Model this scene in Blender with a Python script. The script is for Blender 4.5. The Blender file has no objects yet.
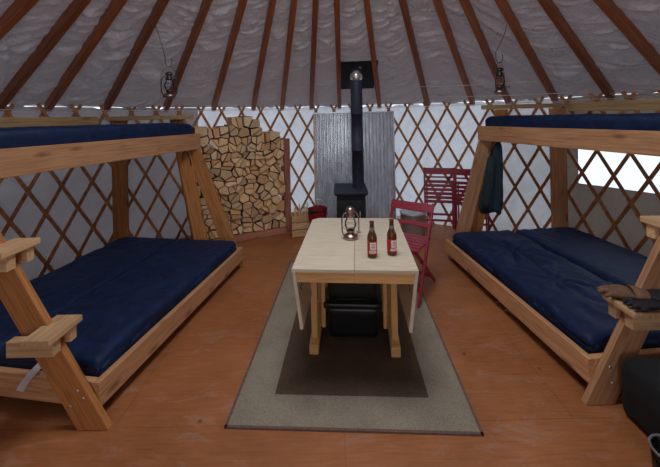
import bpy, bmesh, math, random
from mathutils import Vector, Matrix, noise
random.seed(7)
R = math.radians
sc = bpy.context.scene
COL = sc.collection

# ------------------------------------------------------------------ camera, sky, light
cam = bpy.data.objects.new('camera', bpy.data.cameras.new('camera')); COL.objects.link(cam)
cam.data.sensor_width = 36; cam.data.lens = 18.0; cam.data.shift_y = -0.175
cam.data.clip_start = 0.02
cam.matrix_world = Matrix.Translation((0, 0, 1.62)) @ Matrix.Rotation(R(90), 4, 'X') @ Matrix.Rotation(R(-1.2), 4, 'Z')
sc.camera = cam

CX, CY, RAD = 0.04, 1.75, 3.50        # centre and radius of the yurt
EAVE, SLOPE = 1.80, 0.603

w = bpy.data.worlds.new('sky'); sc.world = w; w.use_nodes = True
bg = w.node_tree.nodes['Background']
bg.inputs[0].default_value = (0.86, 0.93, 1.0, 1); bg.inputs[1].default_value = 1.5

def area(name, loc, size, energy, color, rot=(0, 0, 0), shape='DISK', size_y=None):
    l = bpy.data.lights.new(name, 'AREA'); l.shape = shape; l.size = size; l.energy = energy; l.color = color
    if size_y: l.size_y = size_y
    o = bpy.data.objects.new(name, l); COL.objects.link(o); o.location = loc; o.rotation_euler = rot
    return o
area('dome_daylight', (CX, CY, 3.62), 1.25, 47, (0.93, 0.96, 1.0))
area('doorway_daylight', (CX, CY - RAD + 0.05, 1.0), 0.8, 8, (0.95, 0.96, 1.0), (R(90), 0, 0), 'RECTANGLE', 1.5)

sc.view_settings.view_transform = 'Standard'; sc.view_settings.look = 'None'
sc.view_settings.gamma = 1.0; sc.view_settings.use_curve_mapping = False
sc.view_settings.exposure = 0.0
sc.cycles.max_bounces = 8
sc.cycles.diffuse_bounces = 5
sc.cycles.sample_clamp_indirect = 6

# ------------------------------------------------------------------ materials
def srgb(r, g, b):
    f = lambda c: (c / 255 / 12.92) if c / 255 <= 0.04045 else ((c / 255 + 0.055) / 1.055) ** 2.4
    return (f(r), f(g), f(b), 1)

class NT:
    def __init__(s, name):
        s.m = bpy.data.materials.new(name); s.m.use_nodes = True; s.t = s.m.node_tree
        s.b = s.t.nodes['Principled BSDF']; s.out = s.t.nodes['Material Output']
    def n(s, typ, **k):
        x = s.t.nodes.new(typ)
        for a, v in k.items():
            if a in x.inputs.keys(): x.inputs[a].default_value = v
            else: setattr(x, a, v)
        return x
    def l(s, a, b): s.t.links.new(a, b)
    def coords(s, scale, rnd=True):
        tc = s.n('ShaderNodeTexCoord'); mp = s.n('ShaderNodeMapping'); mp.inputs['Scale'].default_value = scale
        if rnd:
            oi = s.n('ShaderNodeObjectInfo'); ml = s.n('ShaderNodeVectorMath', operation='SCALE')
            cx = s.n('ShaderNodeCombineXYZ'); cx.inputs[0].default_value = 0
            s.l(oi.outputs['Random'], cx.inputs[0]); s.l(oi.outputs['Random'], cx.inputs[1]); s.l(oi.outputs['Random'], cx.inputs[2])
            s.l(cx.outputs[0], ml.inputs[0]); ml.inputs['Scale'].default_value = 37.0
            ad = s.n('ShaderNodeVectorMath', operation='ADD'); s.l(tc.outputs['Object'], ad.inputs[0]); s.l(ml.outputs[0], ad.inputs[1])
            s.l(ad.outputs[0], mp.inputs['Vector'])
        else: s.l(tc.outputs['Object'], mp.inputs['Vector'])
        return mp.outputs[0]
    def ramp(s, fac, stops):
        r = s.n('ShaderNodeValToRGB'); e = r.color_ramp.elements
        while len(e) < len(stops): e.new(0.5)
        for i, (p, c) in enumerate(stops): e[i].position = p; e[i].color = c
        s.l(fac, r.inputs[0]); return r.outputs[0]
    def bump(s, h, st, dist=0.01):
        b = s.n('ShaderNodeBump'); b.inputs['Strength'].default_value = st; b.inputs['Distance'].default_value = dist
        s.l(h, b.inputs['Height']); s.l(b.outputs[0], s.b.inputs['Normal']); return b.outputs[0]

def wood(name, dark, light, rough=0.6, grain=(1.2, 22, 22), knots=False, vary=0.25, bump=0.25):
    t = NT(name); v = t.coords(grain)
    nz = t.n('ShaderNodeTexNoise', Scale=3.0, Detail=6.0, Roughness=0.6); nz.inputs['Distortion'].default_value = 0.6; t.l(v, nz.inputs['Vector'])
    c = t.ramp(nz.outputs[0], [(0.3, dark), (0.62, light)])
    oi = t.n('ShaderNodeObjectInfo'); hs = t.n('ShaderNodeHueSaturation')
    mr = t.n('ShaderNodeMapRange'); mr.inputs['To Min'].default_value = 1 - vary; mr.inputs['To Max'].default_value = 1 + vary * 0.6
    t.l(oi.outputs['Random'], mr.inputs[0]); t.l(mr.outputs[0], hs.inputs['Value']); t.l(c, hs.inputs['Color']); c = hs.outputs[0]
    if knots:
        kv = t.coords((3.2, 9.5, 9.5)); vo = t.n('ShaderNodeTexVoronoi', Scale=1.0); t.l(kv, vo.inputs['Vector'])
        kr = t.ramp(vo.outputs['Distance'], [(0.07, (1, 1, 1, 1)), (0.22, (0, 0, 0, 1))])
        mx = t.n('ShaderNodeMix', data_type='RGBA'); t.l(kr, mx.inputs[0]); t.l(c, mx.inputs[6])
        mx.inputs[7].default_value = tuple(x * 0.6 for x in dark[:3]) + (1,)
        c = mx.outputs[2]
    t.l(c, t.b.inputs['Base Color']); t.b.inputs['Roughness'].default_value = rough
    if bump: t.bump(nz.outputs[0], bump, 0.002)
    return t.m

def plain(name, col, rough=0.5, metal=0.0, noise_amt=0.12, scale=14, bump=0.1, **k):
    t = NT(name); v = t.coords((1, 1, 1))
    nz = t.n('ShaderNodeTexNoise', Scale=float(scale), Detail=4.0); t.l(v, nz.inputs['Vector'])
    lo = tuple(x * (1 - noise_amt) for x in col[:3]) + (1,); hi = tuple(min(1, x * (1 + noise_amt)) for x in col[:3]) + (1,)
    t.l(t.ramp(nz.outputs[0], [(0.3, lo), (0.7, hi)]), t.b.inputs['Base Color'])
    t.b.inputs['Roughness'].default_value = rough; t.b.inputs['Metallic'].default_value = metal
    for a, vv in k.items(): t.b.inputs[a.replace('_', ' ')].default_value = vv
    if bump: t.bump(nz.outputs[0], bump, 0.003)
    return t.m

def cloth_wall(name, refl, trans, bump=0.6, scale=(1, 1, 1), nscale=5.0):
    """fabric that lets some daylight through"""
    t = NT(name); v = t.coords(scale, rnd=False)
    nz = t.n('ShaderNodeTexNoise', Scale=nscale, Detail=5.0, Roughness=0.6); nz.inputs['Distortion'].default_value = 1.2; t.l(v, nz.inputs['Vector'])
    bp = t.n('ShaderNodeBump'); bp.inputs['Strength'].default_value = bump; bp.inputs['Distance'].default_value = 0.03
    t.l(nz.outputs[0], bp.inputs['Height'])
    d = t.n('ShaderNodeBsdfDiffuse'); d.inputs[0].default_value = refl; t.l(bp.outputs[0], d.inputs['Normal'])
    tr = t.n('ShaderNodeBsdfTranslucent'); t.l(bp.outputs[0], tr.inputs['Normal'])
    lo = tuple(x * 0.78 for x in trans[:3]) + (1,)
    t.l(t.ramp(nz.outputs[0], [(0.3, lo), (0.65, trans)]), tr.inputs[0])
    ad = t.n('ShaderNodeAddShader'); t.l(d.outputs[0], ad.inputs[0]); t.l(tr.outputs[0], ad.inputs[1])
    t.l(ad.outputs[0], t.out.inputs[0]); return t.m

M = {}
M['fir'] = wood('fir_lumber', srgb(170, 118, 82), srgb(210, 158, 114), knots=True)
M['fir_red'] = wood('fir_lumber_dark', srgb(150, 92, 44), srgb(194, 130, 72), knots=True)
M['fir_pale'] = wood('fir_lumber_pale', srgb(186, 142, 100), srgb(222, 184, 140), knots=True)
M['pine_yellow'] = wood('pine_board', srgb(176, 140, 96), srgb(210, 176, 128), knots=True)
M['rafter'] = wood('rafter_wood', srgb(124, 66, 36), srgb(166, 100, 58), rough=0.45, grain=(1.0, 18, 18))
M['lattice'] = wood('lattice_wood', srgb(154, 98, 56), srgb(192, 134, 86), grain=(8, 8, 8), vary=0.15)
M['birch'] = wood('birch_top', srgb(200, 184, 160), srgb(220, 206, 184), rough=0.42, grain=(2, 20, 20), vary=0.04, bump=0.08)
M['beech'] = wood('beech_legs', srgb(200, 148, 88), srgb(226, 178, 116), rough=0.4, grain=(1.5, 22, 22), vary=0.08, bump=0.08)
M['rack'] = wood('rack_wood', srgb(158, 98, 78), srgb(190, 130, 106), knots=True)
M['red'] = wood('red_stain', srgb(126, 26, 44), srgb(158, 40, 62), rough=0.4, vary=0.1, bump=0.05)
M['steel'] = plain('brushed_steel', (0.74, 0.75, 0.78, 1), 0.36, 1.0, 0.08)
M['screw'] = plain('screw_steel', (0.7, 0.68, 0.66, 1), 0.35, 1.0, 0.1)
M['pipe'] = plain('stove_black', (0.026, 0.034, 0.062, 1), 0.62, 0.0, 0.2)
M['iron'] = plain('cast_iron', (0.016, 0.022, 0.032, 1), 0.55, 0.0, 0.3, bump=0.25)
M['flash'] = plain('flashing_black', (0.050, 0.054, 0.062, 1), 0.45, 0.3, 0.2)
M['plastic'] = plain('black_plastic', (0.010, 0.010, 0.011, 1), 0.38, 0.0, 0.2, 6)
M['black_cloth'] = plain('black_nylon', (0.004, 0.0045, 0.006, 1), 0.9, 0.0, 0.4, 20, 0.5)
M['copper'] = plain('lantern_metal', (0.34, 0.24, 0.21, 1), 0.34, 1.0, 0.2)
M['dark_metal'] = plain('dark_lantern_metal', (0.10, 0.09, 0.09, 1), 0.35, 0.9, 0.3)
M['wire'] = plain('wire_black', (0.03, 0.03, 0.03, 1), 0.5, 0.5, 0.1)
M['cord'] = plain('white_cord', (0.75, 0.73, 0.70, 1), 0.8, 0.0, 0.1)
M['rope'] = plain('tan_rope', srgb(150, 116, 84), 0.8, 0.0, 0.3, 60)
M['jacket'] = plain('jacket_cloth', srgb(22, 44, 54), 0.85, 0.0, 0.25, 30, 0.4)
M['redcloth'] = plain('red_cloth', srgb(170, 14, 26), 0.75, 0.0, 0.2, 30, 0.3)
M['leather'] = plain('tan_leather', srgb(118, 84, 62), 0.7, 0.0, 0.3, 25, 0.4)
M['glove_dark'] = plain('dark_glove_cloth', srgb(30, 28, 34), 0.8, 0.0, 0.3, 40, 0.4)
M['white'] = plain('white_tag', srgb(242, 240, 244), 0.7, 0.0, 0.04)
M['label_red'] = plain('label_red', srgb(190, 20, 36), 0.5, 0.0, 0.05, 20, 0)
M['label_white'] = plain('label_white', srgb(235, 228, 222), 0.5, 0.0, 0.05, 20, 0)
M['ink'] = plain('print_grey', srgb(120, 118, 120), 0.6, 0.0, 0.05, 20, 0)
M['border'] = plain('rug_binding', srgb(110, 84, 76), 0.9, 0.0, 0.2, 60, 0.4)
M['snow'] = plain('snow', (0.8, 0.83, 0.88, 1), 0.9, 0.0, 0.03, 1)
M['bottle'] = plain('brown_glass', (0.15, 0.045, 0.012, 1), 0.08, 0.0, 0.05, 10, 0, Transmission_Weight=0.35, IOR=1.5)

def glass(name, col=(1, 1, 1, 1), fac=0.12, rough=0.03):
    t = NT(name); tp = t.n('ShaderNodeBsdfTransparent'); tp.inputs[0].default_value = col
    g = t.n('ShaderNodeBsdfGlossy'); g.inputs['Roughness'].default_value = rough
    lw = t.n('ShaderNodeLayerWeight'); lw.inputs['Blend'].default_value = fac * 2
    mx = t.n('ShaderNodeMixShader'); t.l(lw.outputs['Fresnel'], mx.inputs[0]); t.l(tp.outputs[0], mx.inputs[1]); t.l(g.outputs[0], mx.inputs[2])
    t.l(mx.outputs[0], t.out.inputs[0]); return t.m
M['glass'] = glass('lantern_glass')
M['vinyl'] = glass('clear_vinyl', (0.95, 0.97, 0.98, 1), 0.1, 0.1)
M['jar'] = glass('jar_glass', (0.75, 0.78, 0.8, 1), 0.25, 0.15)

def navy(name, c1, c2):
    t = NT(name); v = t.coords((1, 1, 1))
    nz = t.n('ShaderNodeTexNoise', Scale=9.0, Detail=6.0, Roughness=0.55); nz.inputs['Distortion'].default_value = 1.5; t.l(v, nz.inputs['Vector'])
    t.l(t.ramp(nz.outputs[0], [(0.3, c1), (0.7, c2)]), t.b.inputs['Base Color'])
    t.b.inputs['Roughness'].default_value = 0.6; t.b.inputs['Specular IOR Level'].default_value = 0.3
    t.bump(nz.outputs[0], 0.5, 0.012); return t.m
M['navy'] = navy('navy_nylon', srgb(9, 26, 56), srgb(16, 40, 82))

def floor_mat():
    t = NT('painted_plywood'); v = t.coords((1, 1, 1), rnd=False)
    n1 = t.n('ShaderNodeTexNoise', Scale=1.6, Detail=8.0, Roughness=0.65); t.l(v, n1.inputs['Vector'])
    c = t.ramp(n1.outputs[0], [(0.3, srgb(148, 89, 48)), (0.7, srgb(180, 115, 70))])
    # fine plywood grain
    v2 = t.coords((3, 40, 1), rnd=False); n2 = t.n('ShaderNodeTexNoise', Scale=2.0, Detail=5.0); t.l(v2, n2.inputs['Vector'])
    g = t.ramp(n2.outputs[0], [(0.35, (0.78, 0.76, 0.74, 1)), (0.6, (1, 1, 1, 1))])
    m1 = t.n('ShaderNodeMix', data_type='RGBA', blend_type='MULTIPLY'); m1.inputs[0].default_value = 0.8; t.l(c, m1.inputs[6]); t.l(g, m1.inputs[7])
    # pale scuffs
    v3 = t.coords((1.2, 3.2, 1), rnd=False); n3 = t.n('ShaderNodeTexNoise', Scale=2.6, Detail=9.0, Roughness=0.75); n3.inputs['Distortion'].default_value = 0.8; t.l(v3, n3.inputs['Vector'])
    s = t.ramp(n3.outputs[0], [(0.53, (0, 0, 0, 1)), (0.68, (0.6, 0.6, 0.6, 1))])
    m2 = t.n('ShaderNodeMix', data_type='RGBA'); t.l(s, m2.inputs[0]); t.l(m1.outputs[2], m2.inputs[6]); m2.inputs[7].default_value = srgb(178, 140, 124)
    # small dark spots
    vo = t.n('ShaderNodeTexVoronoi', Scale=2.3); t.l(v, vo.inputs['Vector'])
    k = t.ramp(vo.outputs['Distance'], [(0.02, (1, 1, 1, 1)), (0.045, (0, 0, 0, 1))])
    m3 = t.n('ShaderNodeMix', data_type='RGBA'); t.l(k, m3.inputs[0]); t.l(m2.outputs[2], m3.inputs[6]); m3.inputs[7].default_value = srgb(110, 55, 34)
    # seams between plywood sheets
    br = t.n('ShaderNodeTexBrick'); t.l(v, br.inputs['Vector'])
    for a, x in (('Scale', 1.0), ('Brick Width', 2.44), ('Row Height', 1.22), ('Mortar Size', 0.003)): br.inputs[a].default_value = x
    br.inputs['Color1'].default_value = (1, 1, 1, 1); br.inputs['Color2'].default_value = (1, 1, 1, 1); br.inputs['Mortar'].default_value = (0.8, 0.78, 0.76, 1)
    m4 = t.n('ShaderNodeMix', data_type='RGBA', blend_type='MULTIPLY'); m4.inputs[0].default_value = 1; t.l(m3.outputs[2], m4.inputs[6]); t.l(br.outputs[0], m4.inputs[7])
    t.l(m4.outputs[2], t.b.inputs['Base Color']); t.b.inputs['Roughness'].default_value = 0.5
    t.bump(n2.outputs[0], 0.15, 0.002); return t.m
M['floor'] = floor_mat()

def rug_mat(name, c1, c2):
    t = NT(name); v = t.coords((1, 1, 1), rnd=False)
    ck = t.n('ShaderNodeTexNoise', Scale=160.0, Detail=2.0); t.l(v, ck.inputs['Vector'])
    n2 = t.n('ShaderNodeTexNoise', Scale=5.0, Detail=4.0); t.l(v, n2.inputs['Vector'])
    mx = t.n('ShaderNodeMix', data_type='FLOAT'); mx.inputs[0].default_value = 0.35; t.l(ck.outputs[0], mx.inputs[2]); t.l(n2.outputs[0], mx.inputs[3])
    t.l(t.ramp(mx.outputs[0], [(0.38, c1), (0.62, c2)]), t.b.inputs['Base Color']); t.b.inputs['Roughness'].default_value = 0.95
    t.bump(ck.outputs[0], 0.5, 0.003); return t.m
M['rug_grey'] = rug_mat('rug_pale', srgb(128, 118, 102), srgb(156, 145, 128))
M['rug_brown'] = rug_mat('rug_brown', srgb(74, 58, 44), srgb(100, 80, 62))

def log_mat(name, c1, c2):
    t = NT(name); v = t.coords((14, 3, 14))
    nz = t.n('ShaderNodeTexNoise', Scale=3.0, Detail=6.0, Roughness=0.7); nz.inputs['Distortion'].default_value = 1.0; t.l(v, nz.inputs['Vector'])
    c = t.ramp(nz.outputs[0], [(0.3, c1), (0.65, c2)])
    oi = t.n('ShaderNodeObjectInfo'); cr = t.ramp(oi.outputs['Random'], [(0.0, srgb(190, 168, 146)), (0.3, srgb(245, 232, 212)), (0.6, srgb(250, 226, 190)), (0.8, srgb(214, 178, 138)), (1.0, srgb(255, 248, 236))])
    m = t.n('ShaderNodeMix', data_type='RGBA', blend_type='MULTIPLY'); m.inputs[0].default_value = 0.9; t.l(c, m.inputs[6]); t.l(cr, m.inputs[7])
    t.l(m.outputs[2], t.b.inputs['Base Color']); t.b.inputs['Roughness'].default_value = 0.85; t.bump(nz.outputs[0], 0.5, 0.006); return t.m
M['split'] = log_mat('split_wood', srgb(228, 194, 152), srgb(255, 240, 214))
M['bark'] = plain('bark', srgb(92, 70, 54), 0.95, 0, 0.45, 30, 0.8)

def galvanized():
    t = NT('galvanized_sheet'); v = t.coords((1, 1, 0.35))
    nz = t.n('ShaderNodeTexNoise', Scale=16.0, Detail=5.0); t.l(v, nz.inputs['Vector'])
    t.l(t.ramp(nz.outputs[0], [(0.3, (0.72, 0.74, 0.78, 1)), (0.7, (0.90, 0.91, 0.94, 1))]), t.b.inputs['Base Color'])
    t.b.inputs['Metallic'].default_value = 0.80; t.b.inputs['Roughness'].default_value = 0.24
    t.bump(nz.outputs[0], 0.02, 0.002); return t.m
M['galv'] = galvanized()
M['pot'] = plain('pot_steel', (0.55, 0.56, 0.60, 1), 0.32, 0.55, 0.05)

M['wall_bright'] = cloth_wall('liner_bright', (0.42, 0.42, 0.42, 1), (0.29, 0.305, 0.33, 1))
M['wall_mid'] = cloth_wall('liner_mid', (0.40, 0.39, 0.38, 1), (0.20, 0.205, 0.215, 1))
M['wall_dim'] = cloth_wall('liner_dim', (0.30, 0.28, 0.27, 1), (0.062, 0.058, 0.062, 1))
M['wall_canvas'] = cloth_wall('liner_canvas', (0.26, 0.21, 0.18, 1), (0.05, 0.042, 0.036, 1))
M['roof'] = cloth_wall('roof_liner', (0.52, 0.48, 0.49, 1), (0.042, 0.038, 0.042, 1), 1.0, (1, 1, 1), 13.0)

# ------------------------------------------------------------------ helpers
PM = {}
def tag(o, label=None, cat=None, group=None, kind=None):
    if label: o['label'] = label
    if cat: o['category'] = cat
    if group: o['group'] = group
    if kind: o['kind'] = kind
    return o
def thing(name, label, cat, loc=(0, 0, 0), rz=0, group=None):
    o = bpy.data.objects.new(name, None); COL.objects.link(o)
    m = Matrix.Translation(loc) @ Matrix.Rotation(rz, 4, 'Z'); o.matrix_basis = m; PM[o.name] = m
    o.empty_display_size = 0.1
    return tag(o, label, cat, group)
def finish(name, bm, mat, parent=None, M0=None, smooth=False, bevel=0, recalc=True, local=False):
    """links bm as one mesh object; M0 = world matrix of the mesh (local=True: matrix in the parent's frame)"""
    if recalc: bmesh.ops.recalc_face_normals(bm, faces=bm.faces)
    me = bpy.data.meshes.new(name); bm.to_mesh(me); bm.free()
    for m in (mat if isinstance(mat, (list, tuple)) else [mat]): me.materials.append(m)
    if smooth:
        for p in me.polygons: p.use_smooth = True
    o = bpy.data.objects.new(name, me); COL.objects.link(o)
    M0 = M0 or Matrix()
    if parent is not None:
        o.parent = parent
        o.matrix_basis = M0 if local else PM[parent.name].inverted() @ M0
        PM[o.name] = (PM[parent.name] @ M0) if local else M0
    else:
        o.matrix_basis = M0; PM[o.name] = M0
    if bevel:
        b = o.modifiers.new('bevel', 'BEVEL'); b.width = bevel; b.segments = 2; b.limit_method = 'ANGLE'
    return o
def copy_tree(o, parent=None):
    c = o.copy(); COL.objects.link(c); c.parent = parent
    for ch in o.children: copy_tree(ch, c)
    return c
def box(bm, c, s, rot=None, mi=0):
    r = bmesh.ops.create_cube(bm, size=1.0)
    m = Matrix.Translation(c) @ (rot if rot is not None else Matrix()) @ Matrix.Diagonal((s[0], s[1], s[2], 1))
    bmesh.ops.transform(bm, matrix=m, verts=r['verts'])
    for v in r['verts']:
        for f in v.link_faces: f.material_index = mi
def frame_from(p0, p1, up=(0, 0, 1)):
    p0, p1 = Vector(p0), Vector(p1); x = (p1 - p0).normalized(); u = Vector(up); z = (u - x * u.dot(x)).normalized(); y = z.cross(x)
    m = Matrix((x, y, z)).transposed().to_4x4(); m.translation = (p0 + p1) / 2
    return m, (p1 - p0).length
def board(name, mat, parent, p0, p1, wd, th, up=(0, 0, 1), bevel=0.004, local=False, cuts=None):
    """a plank from p0 to p1; wd along up, th across"""
    m, L = frame_from(p0, p1, up); bm = bmesh.new(); box(bm, (0, 0, 0), (L, th, wd))
    if cuts:   # (dx at start, dx at end): the ends cut level, so that a leaning post stands flat
        for v in bm.verts:
            if v.co.x < 0: v.co.x += cuts[0] * (v.co.z / wd)
            else: v.co.x += cuts[1] * (v.co.z / wd)
    return finish(name, bm, mat, parent, m, bevel=bevel, local=local)
def tube(bm, pts, r, n=8, closed=False, mi=0):
    pts = [Vector(p) for p in pts]; rr = r if isinstance(r, (list, tuple)) else [r] * len(pts); rings = []
    N = len(pts); prev = None
    for i, p in enumerate(pts):
        a = pts[(i - 1) % N] if (closed or i > 0) else p; b = pts[(i + 1) % N] if (closed or i < N - 1) else p
        t = (b - a).normalized()
        if prev is None:
            u = Vector((0, 0, 1)) if abs(t.z) < 0.9 else Vector((1, 0, 0)); u = (u - t * u.dot(t)).normalized()
        else:
            u = prev - t * prev.dot(t); u = u.normalized() if u.length > 1e-5 else Vector((1, 0, 0))
        prev = u; v = t.cross(u)
        rings.append([bm.verts.new(p + (u * math.cos(2 * math.pi * k / n) + v * math.sin(2 * math.pi * k / n)) * rr[i]) for k in range(n)])
    for i in range(N if closed else N - 1):
        A, B = rings[i], rings[(i + 1) % N]
        for k in range(n):
            f = bm.faces.new((A[k], A[(k + 1) % n], B[(k + 1) % n], B[k])); f.material_index = mi; f.smooth = True
    if not closed:
        for rg in (rings[0][::-1], rings[-1]):
            f = bm.faces.new(rg); f.material_index = mi
def lathe(bm, prof, n=24, mi=0, c=(0, 0, 0), a0=0, a1=2 * math.pi):
    full = abs(a1 - a0 - 2 * math.pi) < 1e-6; rings = []
    for r, z in prof:
        if r < 1e-6: rings.append([bm.verts.new((c[0], c[1], c[2] + z))])
        else: rings.append([bm.verts.new((c[0] + r * math.cos(a0 + (a1 - a0) * k / n), c[1] + r * math.sin(a0 + (a1 - a0) * k / n), c[2] + z)) for k in range(n if full else n + 1)])
    for A, B in zip(rings, rings[1:]):
        m = n if full else n
        for k in range(m):
            k2 = (k + 1) % len(A) if len(A) > 1 else 0; j2 = (k + 1) % len(B) if len(B) > 1 else 0
            vs = [A[k if len(A) > 1 else 0], A[k2], B[j2], B[k if len(B) > 1 else 0]]
            u = []
            for q in vs:
                if q not in u: u.append(q)
            if len(u) > 2:
                f = bm.faces.new(u); f.material_index = mi; f.smooth = True
def rbox(size, r, cuts=(8, 8, 4), disp=None):
    """rounded box centred at origin with optional displacement disp(co)->z offset or Vector"""
    bm = bmesh.new(); nx, ny, nz = cuts; sx, sy, sz = [s / 2 for s in size]
    vmap = {}
    def V(i, j, k):
        key = (i, j, k)
        if key not in vmap: vmap[key] = bm.verts.new((-sx + 2 * sx * i / nx, -sy + 2 * sy * j / ny, -sz + 2 * sz * k / nz))
        return vmap[key]
    for i in range(nx):
        for j in range(ny):
            bm.faces.new((V(i, j, 0), V(i, j + 1, 0), V(i + 1, j + 1, 0), V(i + 1, j, 0)))
            bm.faces.new((V(i, j, nz), V(i + 1, j, nz), V(i + 1, j + 1, nz), V(i, j + 1, nz)))
    for i in range(nx):
        for k in range(nz):
            bm.faces.new((V(i, 0, k), V(i + 1, 0, k), V(i + 1, 0, k + 1), V(i, 0, k + 1)))
            bm.faces.new((V(i, ny, k), V(i, ny, k + 1), V(i + 1, ny, k + 1), V(i + 1, ny, k)))
    for j in range(ny):
        for k in range(nz):
            bm.faces.new((V(0, j, k), V(0, j, k + 1), V(0, j + 1, k + 1), V(0, j + 1, k)))
            bm.faces.new((V(nx, j, k), V(nx, j + 1, k), V(nx, j + 1, k + 1), V(nx, j, k + 1)))
    for v in bm.verts:
        q = Vector((max(-sx + r, min(sx - r, v.co.x)), max(-sy + r, min(sy - r, v.co.y)), max(-sz + r, min(sz - r, v.co.z))))
        d = v.co - q
        if d.length > 1e-7: v.co = q + d.normalized() * r
        if disp:
            d = disp(v.co.copy()); v.co += d
    return bm

def pol(phi, r, z):      # azimuth phi in degrees from straight ahead, about the yurt centre
    return Vector((CX + r * math.sin(R(phi)), CY + r * math.cos(R(phi)), z))

# ------------------------------------------------------------------ the setting
bm = bmesh.new(); bmesh.ops.create_circle(bm, cap_ends=True, radius=RAD + 0.12, segments=96)
r = bmesh.ops.extrude_face_region(bm, geom=list(bm.faces)); bmesh.ops.translate(bm, vec=(0, 0, -0.08), verts=[v for v in r['geom'] if isinstance(v, bmesh.types.BMVert)])
tag(finish('floor', bm, M['floor'], None, Matrix.Translation((CX, CY, 0))), kind='structure')
bm = bmesh.new(); bmesh.ops.create_circle(bm, cap_ends=True, radius=40, segments=64)
tag(finish('ground', bm, M['snow'], None, Matrix.Translation((CX, CY, -0.30))), kind='structure')

def wall(name, a0, a1, mat, z0=0.0, z1=1.798, hole=None):
    bm = bmesh.new(); na = max(2, int((a1 - a0) / 0.8)); nz = 26
    ang = [a0 + (a1 - a0) * i / na for i in range(na + 1)]; zs = [z0 + (z1 - z0) * k / nz for k in range(nz + 1)]
    if hole:
        ang = sorted(set([a for a in ang if all(abs(a - h) > 0.3 for h in hole[:2])] + [hole[0], hole[1]]))
        zs = sorted(set([z for z in zs if all(abs(z - h) > 0.02 for h in hole[2:])] + [hole[2], hole[3]]))
    G = {}
    for i, a in enumerate(ang):
        for k, z in enumerate(zs):
            q = pol(a, RAD + 0.025, z)
            d = 0.016 * noise.noise(Vector((a * 0.35, z * 1.6, 3))) + 0.008 * noise.noise(Vector((a * 1.4, z * 3, 9)))
            zz = z - (0.055 * max(0, noise.noise(Vector((a * 0.55, 5, 2))) - 0.12) - 0.006 if k == len(zs) - 1 else 0)
            G[i, k] = bm.verts.new(pol(a, RAD + 0.03 + d, zz))
    for i in range(len(ang) - 1):
        for k in range(len(zs) - 1):
            am, zm = (ang[i] + ang[i + 1]) / 2, (zs[k] + zs[k + 1]) / 2
            if hole and hole[0] < am < hole[1] and hole[2] < zm < hole[3]: continue
            bm.faces.new((G[i, k], G[i + 1, k], G[i + 1, k + 1], G[i, k + 1]))
    o = finish(name, bm, mat, None, None, smooth=True)
    return tag(o, kind='structure')
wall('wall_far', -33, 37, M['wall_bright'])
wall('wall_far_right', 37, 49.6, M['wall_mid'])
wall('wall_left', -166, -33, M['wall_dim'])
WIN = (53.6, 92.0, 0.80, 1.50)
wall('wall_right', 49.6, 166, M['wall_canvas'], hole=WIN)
bm = bmesh.new(); prev = None
for i in range(41):
    a = WIN[0] - 0.2 + (WIN[1] - WIN[0] + 0.4) * i / 40
    c = [bm.verts.new(pol(a, RAD + 0.035, WIN[2] - 0.01)), bm.verts.new(pol(a, RAD + 0.035, WIN[3] + 0.01))]
    if prev: bm.faces.new((prev[0], c[0], c[1], prev[1]))
    prev = c
tag(finish('window_1', bm, M['vinyl'], None, None, smooth=True), kind='structure')
# door frame behind the camera
d1 = tag(bpy.data.objects.new('door_1', None), kind='structure'); COL.objects.link(d1); PM['door_1'] = Matrix()
for s in (-1, 1):
    board('door_jamb', M['fir'], d1, (CX + s * 0.80, CY - RAD + 0.08, 0.0), (CX + s * 0.80, CY - RAD + 0.08, 1.8), 0.09, 0.12, (1, 0, 0))
board('door_head', M['fir'], d1, (CX - 0.845, CY - RAD + 0.08, 1.84), (CX + 0.845, CY - RAD + 0.08, 1.84), 0.08, 0.12)

# roof liner: wrinkled cone above the rafters
RAFT = [-93, -83, -74, -66.4, -60.0, -51.0, -39.9, -29.6, -20.2, -13, -5.5, 1.9, 12.2, 24.0, 34.3, 41.6, 50.2, 58.9, 68, 77, 86, 95]
def near_raft(a):
    lo = max([r for r in RAFT if r <= a], default=None); hi = min([r for r in RAFT if r > a], default=None)
    if lo is None or hi is None: return 0.5
    return (a - lo) / (hi - lo)
bm = bmesh.new(); rows = []
NS = 230; R_IN = 0.70
A0, A1, NA = -180, 180, 900
for i in range(NA):
    a = A0 + (A1 - A0) * i / NA; col = []
    t = near_raft(a); sag = math.sin(math.pi * t) if -93 < a < 95 else 0.5
    for k in range(NS + 1):
        rr = (RAD + 0.06) + (R_IN - RAD - 0.06) * k / NS
        z = EAVE + 0.045 + (RAD - rr) * SLOPE
        arc = rr * R(a)
        # creases run mostly across the slope with a slant
        q = Vector((arc * 2.0 + (RAD - rr) * 2.2, (RAD - rr) * 13 - arc * (4.5 if a < 30 else -2.5 if a > 50 else 4.5 - 0.35 * (a - 30)), 0.3 * math.floor(0)))
        q += Vector((noise.noise(q * 0.5), noise.noise(q * 0.5 + Vector((9, 2, 1))), 0)) * 1.2
        n1 = 1 - abs(noise.noise(q)) * 2.2; n2 = noise.noise(q * 2.3 + Vector((4, 4, 4)))
        d = 0.036 * n1 + 0.022 * n2 - 0.032
        fade = min(1, k / 6.0)
        col.append(bm.verts.new(pol(a, rr, z + d * fade * (0.25 + 0.75 * sag) - 0.030 * sag * fade)))
    rows.append(col)
for i in range(NA):
    A, B = rows[i], rows[(i + 1) % NA]
    for k in range(NS): bm.faces.new((A[k], B[k], B[k + 1], A[k + 1]))
tag(finish('ceiling', bm, M['roof'], None, None, smooth=True), kind='structure')
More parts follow.
